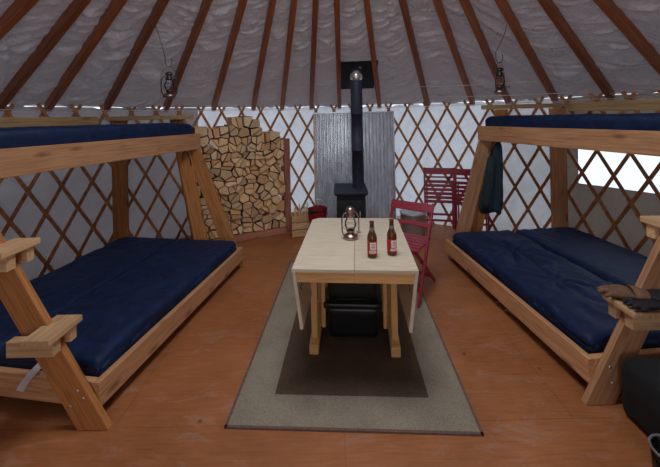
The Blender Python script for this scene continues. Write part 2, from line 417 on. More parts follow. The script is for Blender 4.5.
# crown ring
t = thing('crown_ring', 'round wooden crown ring at the peak where every rafter meets', 'roof ring', (CX, CY, 3.40))
bm = bmesh.new(); lathe(bm, [(0.68, 0.0), (0.80, 0.0), (0.80, 0.14), (0.68, 0.14), (0.68, 0.0)], 48); finish('ring', bm, M['rafter'], t, Matrix(), local=True)
# rafters
side = lambda a: 'left' if a < 0 else 'right'
vis = [a for a in RAFT if -67 <= a <= 69]
ordn = ['leftmost in view', 'second from the left', 'third from the left', 'fourth from the left', 'fifth from the left', 'sixth from the left', 'seventh from the left', 'eighth from the left',
        'just left of the stove pipe', 'just right of the stove pipe', 'sixth from the right', 'fifth from the right', 'fourth from the right', 'third from the right', 'second from the right', 'rightmost in view']
assert len(vis) == 16
for a in RAFT:
    lab = 'brown wooden roof rafter under the pale liner, '
    if a in vis: lab += ordn[vis.index(a)]
    elif a < 0: lab += 'beyond the left picture edge'
    else: lab += 'beyond the right picture edge'
    p0 = pol(a, RAD + 0.01, EAVE - 0.006); p1 = pol(a, 0.79, EAVE - 0.006 + (RAD - 0.79) * SLOPE)
    o = board('roof_rafter', M['rafter'], None, p0, p1, 0.100, 0.060 if abs(a) < 30 else 0.058, bevel=0.006)
    tag(o, lab, 'rafter', 'roof rafters' if a in vis else ('rafters beyond the left edge' if a < 0 else 'rafters beyond the right edge'))

# lattice wall
lw = thing('lattice_frame', 'brown crossed wooden slat lattice standing round the fabric wall', 'lattice', (CX, CY, 0))
STEP = 4.7; PH = 28.6; DZ = 0.265
def slat(phi0, z0, dirn, r, a_lo, a_hi, z1=0.0):
    """one lath: passes azimuth phi0 at height z0 and climbs to the left or right"""
    k = (STEP / 2) / DZ * dirn; zt = 1.83; zb = 0.01; bm = bmesh.new(); n = 16; prev = None; hw = 0.017; th = 0.006
    for i in range(n + 1):
        z = zb + (zt - zb) * i / n; a = phi0 + (z - z0) * k
        tv = (pol(a + k * 0.01, r, z + 0.01) - pol(a, r, z)).normalized(); rad = (pol(a, 1, 0) - Vector((CX, CY, 0))); rad.normalize(); sv = tv.cross(rad)
        c = pol(a, r, z)
        ring = [bm.verts.new(c + sv * x + rad * y - Vector((CX, CY, 0))) for x, y in ((-hw, -th), (hw, -th), (hw, th), (-hw, th))]
        if prev:
            for j in range(4): bm.faces.new((prev[j], prev[(j + 1) % 4], ring[(j + 1) % 4], ring[j]))
        else: bm.faces.new(ring[::-1])
        prev = ring
    bm.faces.new(prev)
    finish('slat', bm, M['lattice'], lw, Matrix(), local=True)
for i in range(-24, 17):
    a = PH + i * STEP
    slat(a, 1.735, 1, 3.482, 0, 0)
    slat(a, 1.735, -1, 3.468, 0, 0)
bm = bmesh.new(); tube(bm, [pol(-95 + i * 2, 3.455, 1.765) for i in range(96)], 0.004, 6)
tag(finish('tension_cable', bm, M['steel'], None), 'thin steel cable running round the wall just under the rafter feet', 'cable')

# ------------------------------------------------------------------ bunk beds
def bunk(side, lab, ln, lf, un, uf, outw, zlow, zup, foot, slope, posts):
    s = -1 if side == 'left' else 1
    b = thing('bunk_bed', lab, 'bunk bed', (ln[0], ln[1], 0))
    ln, lf, un, uf = map(Vector, (ln, lf, un, uf))
    d = (lf - ln).normalized(); o = Vector((d.y * s, -d.x * s))          # outward normal (towards the wall)
    T = 0.038; v3 = lambda p, z: (p.x, p.y, z)
    zc = (zlow[0] + zlow[1]) / 2; h = zlow[1] - zlow[0]
    a = ln + o * T / 2; c = lf + o * T / 2
    board('side_rail', M['fir'], b, v3(a, zc), v3(c, zc), h, T)
    e0 = ln + o * T + d * T / 2; e1 = ln + o * outw + d * T / 2
    board('end_rail', M['fir'], b, v3(e0, zc), v3(e1, zc), h, T)
    e0 = lf + o * T - d * T / 2; e1 = lf + o * outw - d * T / 2
    board('end_rail', M['fir'], b, v3(e0, zc), v3(e1, zc), h, T)
    w0 = ln + o * (outw + T / 2); w1 = lf + o * (outw + T / 2)
    board('side_rail', M['fir'], b, v3(w0, zc), v3(w1, zc), h, T)
    L = (lf - ln).length
    m0 = ln + o * ((outw + T) / 2) + d * T; m1 = m0 + d * (L - 2 * T)
    board('platform', M['fir_red'], b, v3(m0, zlow[1] - 0.045), v3(m1, zlow[1] - 0.045), 0.018, outw - T - 0.004)
    # upper
    du = (uf - un).normalized(); ou = Vector((du.y * s, -du.x * s)); zu = (zup[0] + zup[1]) / 2; hu = zup[1] - zup[0]
    board('upper_side_rail', M['fir'], b, v3(un + ou * T / 2, zu), v3(uf + ou * T / 2, zu), hu, T)
    OW = 0.72
    board('upper_platform', M['fir_red'], b, v3(un + ou * (T + OW / 2) + du * 0.02, zu - 0.01), v3(uf + ou * (T + OW / 2) - du * 0.02, zu - 0.01), 0.018, OW)
    return b, d, o, du, ou

LB, ld, lo_, lud, luo = bunk('left', 'left bunk bed of pale fir planks with two steps on its near post', (-1.273, 1.776), (-0.987, 3.634), (-2.05, 1.74), (-1.495, 3.80), 1.44, (0.08, 0.22), (1.298, 1.474), None, None, None)
RB, rd, ro, rud, ruo = bunk('right', 'right bunk bed of pale fir planks below the clear window', (1.427, 1.862), (1.267, 3.718), (2.15, 1.86), (1.695, 3.80), 1.47, (0.09, 0.23), (1.330, 1.492), None, None, None)

def leaning(parent, name, mat, foot, top, wd, th):
    """post whose foot is cut level: foot/top are centre points at z = foot.z and top.z, wide across x"""
    f, tp = Vector(foot), Vector(top); lean = (tp.x - f.x) / (tp.z - f.z); L = (tp - f).length
    hw = wd / 2
    return board(name, mat, parent, f, tp, wd, th, (1, 0, 0), cuts=(lean * wd, lean * wd))
# left bunk posts
TP = 0.038
leaning(LB, 'post', M['fir_red'], (-1.283, 1.757, 0.0), (-2.07, 1.757, 1.31 + 0.10), 0.145, TP)
leaning(LB, 'post', M['fir_red'], (-1.06, 3.66, 0.0), (-1.575, 3.775, 1.298), 0.15, TP)
leaning(LB, 'post', M['fir_red'], (-1.41, 3.665, 0.0), (-1.665, 3.73, 1.29), 0.14, TP)
leaning(LB, 'back_post', M['fir_red'], (-1.53, 3.86, 0.0), (-1.80, 3.86, 1.64), 0.14, TP)
leaning(LB, 'back_post', M['fir_red'], (-2.47, 3.86, 0.0), (-2.47, 3.86, 1.64), 0.17, TP)
board('upper_end_rail', M['pine_yellow'], LB, (-2.60, 3.85, 1.665), (-1.60, 3.84, 1.668), 0.045, 0.085)
board('upper_back_rail', M['pine_yellow'], LB, (-2.74, 2.05, 1.630), (-2.448, 3.47, 1.642), 0.088, TP)
# right bunk posts
leaning(RB, 'post', M['fir'], (1.462, 1.845, 0.0), (2.16, 1.845, 1.40), 0.145, TP)
leaning(RB, 'post', M['fir'], (1.395, 3.738, 0.0), (1.785, 3.80, 1.325), 0.148, TP)
leaning(RB, 'back_post', M['fir_red'], (1.62, 3.88, 0.0), (2.02, 3.88, 1.68), 0.14, TP)
leaning(RB, 'back_post', M['fir'], (2.66, 3.86, 0.0), (2.66, 3.86, 1.68), 0.18, TP)
board('upper_end_rail', M['pine_yellow'], RB, (1.80, 3.90, 1.708), (2.70, 3.86, 1.712), 0.05, 0.06)
board('upper_back_rail', M['pine_yellow'], RB, (2.98, 2.15, 1.665), (2.74, 3.78, 1.69), 0.095, TP)

def step(parent, s, x_in, y0, y1, z, py0, py1, pc):
    """tread with two cleats clasping the leaning post; x_in = inner edge, pc = post centre x at this height"""
    xo = x_in + s * 0.145
    tr = board('step_tread', M['fir_pale'], parent, ((x_in + xo) / 2, y0, z - 0.0175), ((x_in + xo) / 2, y1, z - 0.0175), 0.035, 0.145, bevel=0.006)
    for ya, yb in ((y0 + 0.02, py0), (py1, y1 - 0.02)):
        yc = (ya + yb) / 2
        board('step_cleat', M['fir_pale'], tr, (x_in + s * 0.02, yc, z - 0.035 - 0.04), (pc + s * 0.085, yc, z - 0.035 - 0.04), 0.08, min(0.05, yb - ya), bevel=0.004)
step(LB, -1, -1.40, 1.62, 1.84, 0.557, 1.737, 1.777, -1.575)
step(LB, -1, -1.625, 1.62, 1.84, 0.99, 1.737, 1.777, -1.83)
step(RB, 1, 1.57, 1.725, 1.935, 0.565, 1.825, 1.865, 1.74)
step(RB, 1, 1.80, 1.725, 1.935, 1.01, 1.825, 1.865, 1.955)

# screws on the near posts
def screws(parent, pts, y):
    for x, z in pts:
        bm = bmesh.new(); lathe(bm, [(0, 0), (0.009, 0.0), (0.008, 0.003), (0, 0.004)], 12)
        finish('screw_head', bm, M['screw'], parent, Matrix.Translation((x, y, z)) @ Matrix.Rotation(R(90), 4, 'X'))
screws(LB, [(-1.33, 0.17), (-1.36, 0.21), (-1.40, 0.13)], 1.7375)
screws(RB, [(1.52, 0.21), (1.60, 0.17), (1.53, 0.12)], 1.8255)

# mattresses
def mattress(label, c, ux, L, W, H, zb, seed, pucker=None, amp=1.0, piping=True):
    """c = centre (x,y); ux = long axis direction; L long, W wide"""
    ang = math.atan2(ux.y, ux.x); sd = Vector((seed * 3.1, seed * 1.7, seed))
    def disp(p):
        top = 1.0 if p.z > 0 else 0.15
        q = Vector((p.x * 5, p.y * 5, p.z * 6)) + sd
        q += Vector((noise.noise(q * 0.6), noise.noise(q * 0.6 + Vector((5, 5, 5))), 0)) * 0.9
        d = 0.008 * noise.noise(q) + 0.006 * (1 - abs(noise.noise(q * 1.6)) * 3)
        z = d * amp
        if pucker:
            for (px, py, k) in pucker:
                dx, dy = p.x - px, p.y - py; rr = math.hypot(dx, dy); th = math.atan2(dy, dx)
                z += k * (0.020 * math.sin(th * 9 + 2 * noise.noise(Vector((th * 2, rr * 5, seed)))) * math.exp(-((rr - 0.14) / 0.16) ** 2) - 0.022 * math.exp(-(rr / 0.06) ** 2))
        ex = max(0, abs(p.x) - (L / 2 - 0.10)) / 0.10; ey = max(0, abs(p.y) - (W / 2 - 0.08)) / 0.08
        z -= 0.018 * (ex * ex + ey * ey) * (p.z > 0)
        return Vector((0.006 * noise.noise(q + Vector((3, 1, 2))), 0.006 * noise.noise(q + Vector((7, 7, 2))), z * top))
    bm = rbox((L, W, H), 0.03, (110, 48, 8), disp)
    o = finish('mattress', bm, M['navy'], None, Matrix.Translation((c[0], c[1], zb + H / 2)) @ Matrix.Rotation(ang, 4, 'Z'), smooth=True)
    tag(o, label, 'mattress', None); return o
def centre(n, f, o, off): return ((n.x + f.x) / 2 + o.x * off, (n.y + f.y) / 2 + o.y * off)
LN, LF = Vector((-1.273, 1.776)), Vector((-0.987, 3.634)); RN, RF = Vector((1.427, 1.862)), Vector((1.267, 3.718))
mattress('navy blue mattress on the left lower bunk, the half beside the aisle', centre(LN, LF, lo_, 0.045 + 0.345), ld, 1.79, 0.69, 0.13, 0.188, 1, [(0.1, 0.05, 0.3)], 0.9)
mattress('navy blue mattress on the left lower bunk, the half against the lattice', centre(LN, LF, lo_, 0.045 + 0.345 + 0.695), ld, 1.79, 0.685, 0.13, 0.188, 2, None, 0.9)
mattress('puckered navy blue mattress on the right lower bunk beside the aisle', centre(RN, RF, ro, 0.045 + 0.36), rd, 1.765, 0.70, 0.132, 0.198, 3, [(0.30, 0.02, 1.0), (-0.25, 0.05, 0.35)], 1.2)
mattress('smooth navy blue mattress on the right lower bunk below the window', centre(RN, RF, ro, 0.045 + 0.36 + 0.73), rd, 1.765, 0.70, 0.132, 0.198, 4, None, 0.6)
LUN, LUF = Vector((-2.05, 1.74)), Vector((-1.495, 3.80)); RUN, RUF = Vector((2.15, 1.86)), Vector((1.695, 3.80))
mattress('navy blue mattress on the left upper bunk close under the rafters', centre(LUN, LUF, luo, 0.045 + 0.33), lud, 2.04, 0.64, 0.205, 1.392, 5, None, 0.8)
mattress('navy blue mattress on the right upper bunk close under the rafters', centre(RUN, RUF, ruo, 0.045 + 0.34), rud, 1.90, 0.66, 0.19, 1.412, 6, None, 0.8)
# care tag hanging from the left mattress over the end rail
bm = bmesh.new(); pts = [(-1.632, 1.86, 0.268), (-1.636, 1.812, 0.258), (-1.645, 1.782, 0.240), (-1.662, 1.778, 0.215), (-1.682, 1.776, 0.180)]
vs = []
for p in pts:
    vs.append([bm.verts.new(p), bm.verts.new((p[0] - 0.046, p[1] + 0.008, p[2] + 0.004))])
for A, B in zip(vs, vs[1:]): bm.faces.new((A[0], A[1], B[1], B[0]))
bmesh.ops.solidify(bm, geom=list(bm.faces), thickness=0.0012)
tagm = finish('care_tag', bm, M['white'], None); tag(tagm, 'small white paper tag hanging over the near end rail of the left bunk', 'tag')

# ------------------------------------------------------------------ rug, table, bin
ry = R(-3.0)
rug = thing('rug', 'pale grey rug with a brown centre lying under the table', 'rug', (0.129, 2.70, 0), ry)
def flat(name, mat, parent, x0, x1, y0, y1, z0, z1, bev=0.002):
    bm = bmesh.new(); box(bm, ((x0 + x1) / 2, (y0 + y1) / 2, (z0 + z1) / 2), (x1 - x0, y1 - y0, z1 - z0)); return finish(name, bm, mat, parent, Matrix(), local=True, bevel=bev)
flat('field', M['rug_grey'], rug, -0.655, 0.655, -0.995, 0.995, 0.0005, 0.008)
flat('centre_panel', M['rug_brown'], rug, -0.445, 0.445, -0.79, 0.79, 0.003, 0.0092)
bm = bmesh.new()
for x0, x1, y0, y1 in ((-0.667, -0.653, -1.005, 1.005), (0.653, 0.667, -1.005, 1.005), (-0.667, 0.667, -1.005, -0.991), (-0.667, 0.667, 0.991, 1.005)):
    box(bm, ((x0 + x1) / 2, (y0 + y1) / 2, 0.0055), (x1 - x0, y1 - y0, 0.010))
finish('binding', bm, M['border'], rug, Matrix(), local=True)

TZ = 0.75; tyaw = R(-4.4); tcx, tcy = 0.158, 2.371
tb = thing('gateleg_table', 'pale wooden drop-leaf table with both leaves hanging, standing on the rug', 'table', (tcx, tcy, 0.0092), tyaw)
zt = TZ - 0.0092
W2, L2 = 0.363, 0.4875
def loc_board(name, mat, par, p0, p1, wd, th, up=(0, 0, 1), bev=0.003): return board(name, mat, par, p0, p1, wd, th, up, bev, local=True)
# two half tops with clipped far corners
for s in (-1, 1):
    bm = bmesh.new()
    outline = [(0.0008 * s, -L2), (W2 * s, -L2), (W2 * s, L2 - 0.05), ((W2 - 0.05) * s, L2), (0.0008 * s, L2)]
    v0 = [bm.verts.new((x, y, 0)) for x, y in outline]; v1 = [bm.verts.new((x, y, 0.020)) for x, y in outline]
    bm.faces.new(v0); bm.faces.new(v1)
    for i in range(5): bm.faces.new((v0[i], v0[(i + 1) % 5], v1[(i + 1) % 5], v1[i]))
    finish('tabletop', bm, M['birch'], tb, Matrix.Translation((0, 0, zt - 0.020)), local=True, bevel=0.002)
ap = zt - 0.020 - 0.030
loc_board('apron', M['beech'], tb, (-W2 + 0.025, -L2 + 0.014, ap), (0, -L2 + 0.014, ap), 0.060, 0.02)
loc_board('apron', M['beech'], tb, (0, -L2 + 0.014, ap), (W2 - 0.025, -L2 + 0.014, ap), 0.060, 0.02)
loc_board('apron', M['beech'], tb, (-W2 + 0.025, L2 - 0.08, ap), (W2 - 0.025, L2 - 0.08, ap), 0.060, 0.02)
for s in (-1, 1): loc_board('apron', M['beech'], tb, (s * 0.30, -L2 + 0.026, ap), (s * 0.30, L2 - 0.092, ap), 0.060, 0.02)
# drop leaves, hanging with their lower edge swung inwards
for s in (-1, 1):
    lf = loc_board('drop_leaf', M['birch'], tb, (s * (W2 - 0.032), -L2, zt - 0.185), (s * (W2 - 0.032), L2 - 0.03, zt - 0.185), 0.335, 0.02, (s * 0.12, 0, 1))
    for y in (-0.33, 0.30):
        bm = bmesh.new(); box(bm, (0, 0, 0), (0.03, 0.05, 0.003)); finish('hinge', bm, M['steel'], lf, PM[tb.name] @ Matrix.Translation((s * (W2 - 0.032), y, zt - 0.022)))
# trestles: foot runner, two legs, top rail, plus swinging gate legs
for s in (-1, 1):
    x = s * 0.276 - 0.014
    if True:
        bm = bmesh.new(); prof = [(-0.145, 0), (-0.145, 0.062), (-0.06, 0.080), (0.40, 0.080), (0.455, 0.062), (0.455, 0), (0.40, 0), (0.38, 0.018), (-0.04, 0.018), (-0.06, 0)]
        a = [bm.verts.new((-0.032, y, z)) for y, z in prof]; b = [bm.verts.new((0.032, y, z)) for y, z in prof]
        bm.faces.new(a); bm.faces.new(b)
        for i in range(len(prof)): bm.faces.new((a[i], a[(i + 1) % len(prof)], b[(i + 1) % len(prof)], b[i]))
        finish('foot_runner', bm, M['beech'], tb, Matrix.Translation((x, 0, 0)), local=True, bevel=0.004)
    loc_board('leg', M['beech'], tb, (x, -0.075, 0.078), (x, -0.075, zt - 0.08), 0.046, 0.046, (0, 1, 0), 0.008)
    loc_board('leg', M['beech'], tb, (x, 0.36, 0.078), (x, 0.36, zt - 0.08), 0.046, 0.046, (0, 1, 0), 0.008)
    g = loc_board('gate_leg', M['beech'], tb, (x - s * 0.052, 0.04, 0.082), (x - s * 0.052, 0.04, zt - 0.08), 0.040, 0.03, (0, 1, 0), 0.006)
    loc_board('gate_leg', M['beech'], tb, (x - s * 0.052, 0.25, 0.082), (x - s * 0.052, 0.25, zt - 0.08), 0.040, 0.03, (0, 1, 0), 0.006)
# brass catches under the leaves
for s in (-1, 1):
    bm = bmesh.new(); tube(bm, [(0, 0, 0), (0, -0.01, -0.015), (s * 0.006, -0.012, -0.04), (0, -0.01, -0.055)], 0.003, 6)
    finish('leaf_catch', bm, M['dark_metal'], tb, Matrix.Translation((s * 0.312, -L2 + 0.05, zt - 0.085)), local=True)

bx = thing('storage_bin', 'black plastic lidded bin standing on the rug, the lower one under the table', 'bin', (0.152, 2.60, 0.0092), tyaw)
bm = rbox((0.39, 0.42, 0.235), 0.025, (10, 10, 8))
for v in bm.verts:
    k = (v.co.z + 0.1175) / 0.235; v.co.x *= 0.90 + 0.12 * k; v.co.y *= 0.93 + 0.08 * k
finish('body', bm, M['plastic'], bx, Matrix.Translation((0, 0, 0.1175)), local=True, smooth=True)
bm = rbox((0.43, 0.46, 0.045), 0.014, (10, 10, 4)); finish('lid', bm, M['plastic'], bx, Matrix.Translation((0, 0, 0.252)), local=True, smooth=True)
for s in (-1, 1):
    bm = rbox((0.03, 0.12, 0.05), 0.008, (3, 5, 3)); finish('handle', bm, M['plastic'], bx, Matrix.Translation((s * 0.205, 0, 0.215)), local=True, smooth=True)
bm = rbox((0.30, 0.36, 0.008), 0.003, (6, 6, 2)); finish('lid_panel', bm, M['plastic'], bx, Matrix.Translation((0, 0, 0.276)), local=True, smooth=True)
b2 = copy_tree(bx); b2.location.z += 0.281
b2['label'] = 'black plastic lidded bin stacked on the other bin under the table'

# ------------------------------------------------------------------ beer bottles
def bottle(label, loc, rz):
    t = thing('beer_bottle', label, 'bottle', loc, rz, None)
    bm = bmesh.new()
    lathe(bm, [(0, 0.003), (0.024, 0.0), (0.0295, 0.004), (0.0305, 0.012), (0.0305, 0.118), (0.029, 0.132), (0.022, 0.150), (0.0155, 0.168), (0.0138, 0.190), (0.0132, 0.212), (0.0145, 0.214), (0.0145, 0.222), (0.012, 0.223), (0, 0.223)], 28)
    finish('glass_body', bm, M['bottle'], t, Matrix(), local=True, smooth=True)
    bm = bmesh.new(); lathe(bm, [(0.0305, 0.026), (0.0309, 0.027), (0.0309, 0.102), (0.0305, 0.103)], 28, a0=R(-200), a1=R(20))
    lb = finish('front_label', bm, M['label_red'], t, Matrix(), local=True, smooth=True)
    bm = bmesh.new()
    lathe(bm, [(0.0309, 0.052), (0.03115, 0.053), (0.03115, 0.097), (0.0309, 0.098)], 14, a0=R(-118), a1=R(-40))
    lathe(bm, [(0.0309, 0.033), (0.03115, 0.034), (0.03115, 0.046), (0.0309, 0.047)], 12, a0=R(-128), a1=R(-40))
    PM.setdefault(lb.name, Matrix())
    finish('label_panel', bm, M['label_white'], lb, Matrix(), local=True, smooth=True)
    bm = bmesh.new()
    for i, (a, b, z) in enumerate(((-108, -60, 0.086), (-100, -66, 0.078), (-112, -56, 0.069), (-98, -70, 0.060), (-118, -60, 0.039))):
        lathe(bm, [(0.0312, z), (0.0313, z + 0.0035)], 8, a0=R(a), a1=R(b))
    finish('label_print', bm, M['label_red'], lb, Matrix(), local=True, smooth=True)
    bm = bmesh.new(); lathe(bm, [(0.0162, 0.164), (0.0168, 0.165), (0.0150, 0.184), (0.0142, 0.185)], 20)
    finish('neck_label', bm, M['ink'], t, Matrix(), local=True, smooth=True)
    return t
bottle('brown glass beer bottle with a red and white label, the nearer, left one', (0.246, 2.055, TZ), R(-4))
bottle('brown glass beer bottle with a red and white label, right one near the table edge', (0.374, 2.085, TZ), R(12))

# ------------------------------------------------------------------ hurricane lanterns
def lantern(label, loc, rz, metal, s=1.0):
    t = thing('hurricane_lantern', label, 'lantern', loc, rz)
    S = Matrix.Diagonal((s, s, s, 1))
    def part(name, bm, mt, smooth=True): return finish(name, bm, mt, t, S, local=True, smooth=smooth)
    bm = bmesh.new(); lathe(bm, [(0, 0), (0.046, 0), (0.052, 0.004), (0.053, 0.018), (0.046, 0.028), (0.026, 0.038), (0.020, 0.044), (0, 0.046)], 28); part('fuel_tank', bm, metal)
    bm = bmesh.new(); lathe(bm, [(0.019, 0.044), (0.028, 0.050), (0.030, 0.058), (0.024, 0.066), (0.012, 0.072), (0, 0.074)], 20); part('burner', bm, metal)
    bm = bmesh.new(); lathe(bm, [(0.025, 0.062), (0.034, 0.078), (0.041, 0.100), (0.038, 0.125), (0.027, 0.150), (0.024, 0.158)], 24); part('globe', bm, M['glass'])
    bm = bmesh.new(); lathe(bm, [(0.026, 0.156), (0.033, 0.160), (0.031, 0.170), (0.022, 0.176), (0.020, 0.196), (0.034, 0.202), (0.033, 0.208), (0.024, 0.222), (0.008, 0.230), (0, 0.231)], 24); part('chimney_cap', bm, metal)
    for q in (-1, 1):
        bm = bmesh.new(); tube(bm, [(q * 0.040, 0, 0.022), (q * 0.056, 0, 0.034), (q * 0.063, 0, 0.060), (q * 0.064, 0, 0.110), (q * 0.060, 0, 0.155), (q * 0.046, 0, 0.182), (q * 0.022, 0, 0.190)], 0.0052, 8); part('side_tube', bm, metal)
    bm = bmesh.new()
    for z, rr in ((0.092, 0.0425), (0.128, 0.0395)): tube(bm, [(rr * math.cos(a * math.pi / 12), rr * math.sin(a * math.pi / 12), z) for a in range(24)], 0.0013, 5, True)
    part('globe_guard', bm, M['dark_metal'])
    bm = bmesh.new(); tube(bm, [(0.03, -0.03, 0.056), (0.05, -0.05, 0.056)], 0.002, 6); lathe(bm, [(0, -0.004), (0.008, -0.004), (0.008, 0.004), (0, 0.004)], 12, c=(0.051, -0.051, 0.056)); part('wick_knob', bm, metal)
    return t
def bail(t, up, s=1.0):
    bm = bmesh.new(); n = 16
    if up: pts = [(0.066 * math.cos(math.pi * k / n), 0, 0.150 + 0.125 * math.sin(math.pi * k / n)) for k in range(n + 1)]
    else: pts = [(0.068 * math.cos(math.pi * k / n), 0.085 * math.sin(math.pi * k / n) * 0.5, 0.150 - 0.10 * math.sin(math.pi * k / n)) for k in range(n + 1)]
    tube(bm, pts, 0.0016, 6); finish('bail_handle', bm, M['wire'], t, Matrix.Diagonal((s, s, s, 1)), local=True, smooth=True)
l0 = lantern('pinkish metal hurricane lantern standing on the table behind the bottles', (0.131, 2.375, TZ), R(15), M['copper'], 1.0); bail(l0, False)
HS = 1.10
def hanging(label, hlabel, lx, ly, lz, anchor):
    t = lantern(label, (lx, ly, lz), R(30), M['dark_metal'], HS)
    for ch in t.children:
        if ch.name.startswith('fuel_tank'):
            ch.data = ch.data.copy(); ch.data.materials[0] = M['copper']; ch['label'] = 'copper fuel tank'
    bail(t, True, HS)
    top = lz + 0.275 * HS
    h = bmesh.new(); ax, ay, az = anchor
    pts = [(ax, ay, az), (ax + (lx - ax) * 0.3, ay, az - 0.10), (lx - 0.035, ly, top + 0.10), (lx - 0.034, ly, top + 0.035), (lx - 0.022, ly, top + 0.004), (lx, ly, top - 0.006), (lx + 0.024, ly, top + 0.010), (lx + 0.032, ly, top + 0.045), (lx + 0.030, ly, top + 0.075)]
    tube(h, pts, 0.0032, 8); o = finish('wire_hook', h, M['wire'], None, None, smooth=True)
    tag(o, hlabel, 'hook')
hanging('dark metal hurricane lantern hanging under the rafters over the left aisle', 'bent black wire hook holding the left hanging lantern', -1.552, 3.2, 1.850, (-1.675, 3.20, 2.545))
hanging('dark metal hurricane lantern hanging under the rafters over the right aisle', 'bent black wire hook holding the right hanging lantern', 1.655, 3.2, 1.822, (1.735, 3.21, 2.49))
# white cords stretched between rafters
for i, (a, b, lab) in enumerate((((1.236, 4.5, 2.02), (2.329, 3.7, 1.985), 'white cord stretched between rafters at the right, the upper one'), ((1.539, 4.6, 1.885), (2.582, 3.5, 1.835), 'white cord stretched between rafters at the right, the lower one'))):
    bm = bmesh.new(); a, b = Vector(a), Vector(b); tube(bm, [a.lerp(b, k / 10) - Vector((0, 0, 0.01 * math.sin(math.pi * k / 10))) for k in range(11)], 0.0035, 6)
    tag(finish('cord', bm, M['cord'], None, None, smooth=True), lab, 'cord')

# ------------------------------------------------------------------ heat shield, stove, chimney
hs = thing('heat_shield', 'corrugated galvanized metal sheet standing behind the stove', 'heat shield', (0.345, 4.84, 0), R(-1.5))
bm = bmesh.new(); W = 1.144; NW = 22; prev = None; pitch = W / NW; cols = []
for i in range(NW):
    x0 = -W / 2 + i * pitch
    for fx, y in ((0.0, 0.012), (0.16, 0.012), (0.28, 0.006), (0.42, -0.010), (0.50, -0.012), (0.76, -0.012), (0.84, -0.010), (0.95, 0.006)):
        cols.append((x0 + fx * pitch, y))
cols.append((W / 2, 0.012))
for x, y in cols:
    c = [bm.verts.new((x, y, 0.02)), bm.verts.new((x, y, 1.69))]
    if prev: bm.faces.new((prev[0], c[0], c[1], prev[1]))
    prev = c
bmesh.ops.solidify(bm, geom=list(bm.faces), thickness=0.001)
finish('corrugated_sheet', bm, M['galv'], hs, Matrix(), local=True, smooth=False)
loc_board('top_trim', M['steel'], hs, (-W / 2 - 0.02, -0.02, 1.695), (W / 2 + 0.02, -0.02, 1.695), 0.018, 0.012)
loc_board('side_trim', M['fir_pale'], hs, (-W / 2 - 0.010, 0.0, 0.0), (-W / 2 - 0.010, 0.0, 1.70), 0.020, 0.04, (1, 0, 0))
loc_board('side_trim', M['steel'], hs, (W / 2 + 0.006, -0.005, 0.0), (W / 2 + 0.006, -0.005, 1.70), 0.022, 0.03, (1, 0, 0))

st = thing('wood_stove', 'black iron wood stove with a tall stove pipe up to the roof', 'stove', (0.250, 4.35, 0), R(-2))
def rb(name, s, r, c, mt, par=st, cuts=(4, 4, 4)): return finish(name, rbox(s, r, cuts), mt, par, Matrix.Translation(c), local=True, smooth=False)
rb('body', (0.37, 0.52, 0.48), 0.015, (0, 0, 0.42), M['iron'])
rb('top_plate', (0.43, 0.60, 0.028), 0.008, (0, 0, 0.686), M['pipe'])
rb('top_ledge', (0.41, 0.56, 0.02), 0.005, (0, 0, 0.664), M['iron'])
door = rb('door', (0.29, 0.02, 0.27), 0.008, (-0.01, -0.268, 0.46), M['iron']); PM[door.name] = PM[st.name] @ Matrix.Translation((-0.01, -0.268, 0.46))
bm = bmesh.new(); tube(bm, [(0.115, -0.01, 0.0), (0.115, -0.05, 0.0), (0.115, -0.06, -0.07)], 0.007, 8); finish('door_handle', bm, M['screw'], door, Matrix(), local=True, smooth=True)
bm = bmesh.new()
for k in range(4): box(bm, (0, -0.265, 0.615 + k * 0.012), (0.33, 0.012, 0.005))
finish('air_louvre', bm, M['iron'], st, Matrix(), local=True)
for sx in (-1, 1):
    for sy in (-1, 1):
        loc_board('leg', M['iron'], st, (sx * 0.155, sy * 0.21, 0.0), (sx * 0.145, sy * 0.20, 0.19), 0.035, 0.035, (0, 1, 0))
rb('ash_shelf', (0.38, 0.12, 0.02), 0.005, (0, -0.30, 0.20), M['iron'])
px, py = 0.105, -0.01
bm = bmesh.new(); lathe(bm, [(0.077, 0.70), (0.077, 1.18), (0.080, 1.18), (0.080, 1.20), (0.077, 1.20), (0.077, 1.66), (0.080, 1.66), (0.080, 1.68), (0.077, 1.68), (0.077, 2.12)], 28)
finish('stove_pipe', bm, M['pipe'], st, Matrix.Translation((px, py, 0)), local=True, smooth=True)
bm = bmesh.new(); bmesh.ops.create_uvsphere(bm, u_segments=20, v_segments=14, radius=0.086)
finish('pipe_elbow', bm, M['galv'], st, Matrix.Translation((px, py - 0.01, 2.155)), local=True, smooth=True)
bm = bmesh.new(); tube(bm, [(px, py + 0.02, 2.16), (px, py + 0.10, 2.235)], 0.076, 24); finish('roof_pipe', bm, M['pipe'], st, Matrix(), local=True, smooth=True)
# flashing panel where the pipe leaves through the roof, in the plane of the roof liner
fl = thing('roof_flashing', 'dark square flashing panel in the roof around the stove pipe', 'flashing', (0.37, 4.30, 2.22))
rr_ = 2.93; phi_f = math.degrees(math.atan2(0.50 - CX, 4.40 - CY))
def roofp(x, s, off):  # point on the roof plane under the liner: x sideways, s up-slope distance (horizontal) from eave
    return Vector((x, CY + math.sqrt(max(0, (RAD - s) ** 2 - (x - CX) ** 2)), EAVE + 0.045 + s * SLOPE - off))
bm = bmesh.new(); nx, ny = 12, 6; G = {}
for i in range(nx + 1):
    for j in range(ny + 1): G[i, j] = bm.verts.new(roofp(0.14 + 0.50 * i / nx, 0.42 + 0.52 * j / ny, 0.062) - Vector((0.37, 4.30, 2.22)))
for i in range(nx):
    for j in range(ny): bm.faces.new((G[i, j], G[i + 1, j], G[i + 1, j + 1], G[i, j + 1]))
bmesh.ops.solidify(bm, geom=list(bm.faces), thickness=0.004)
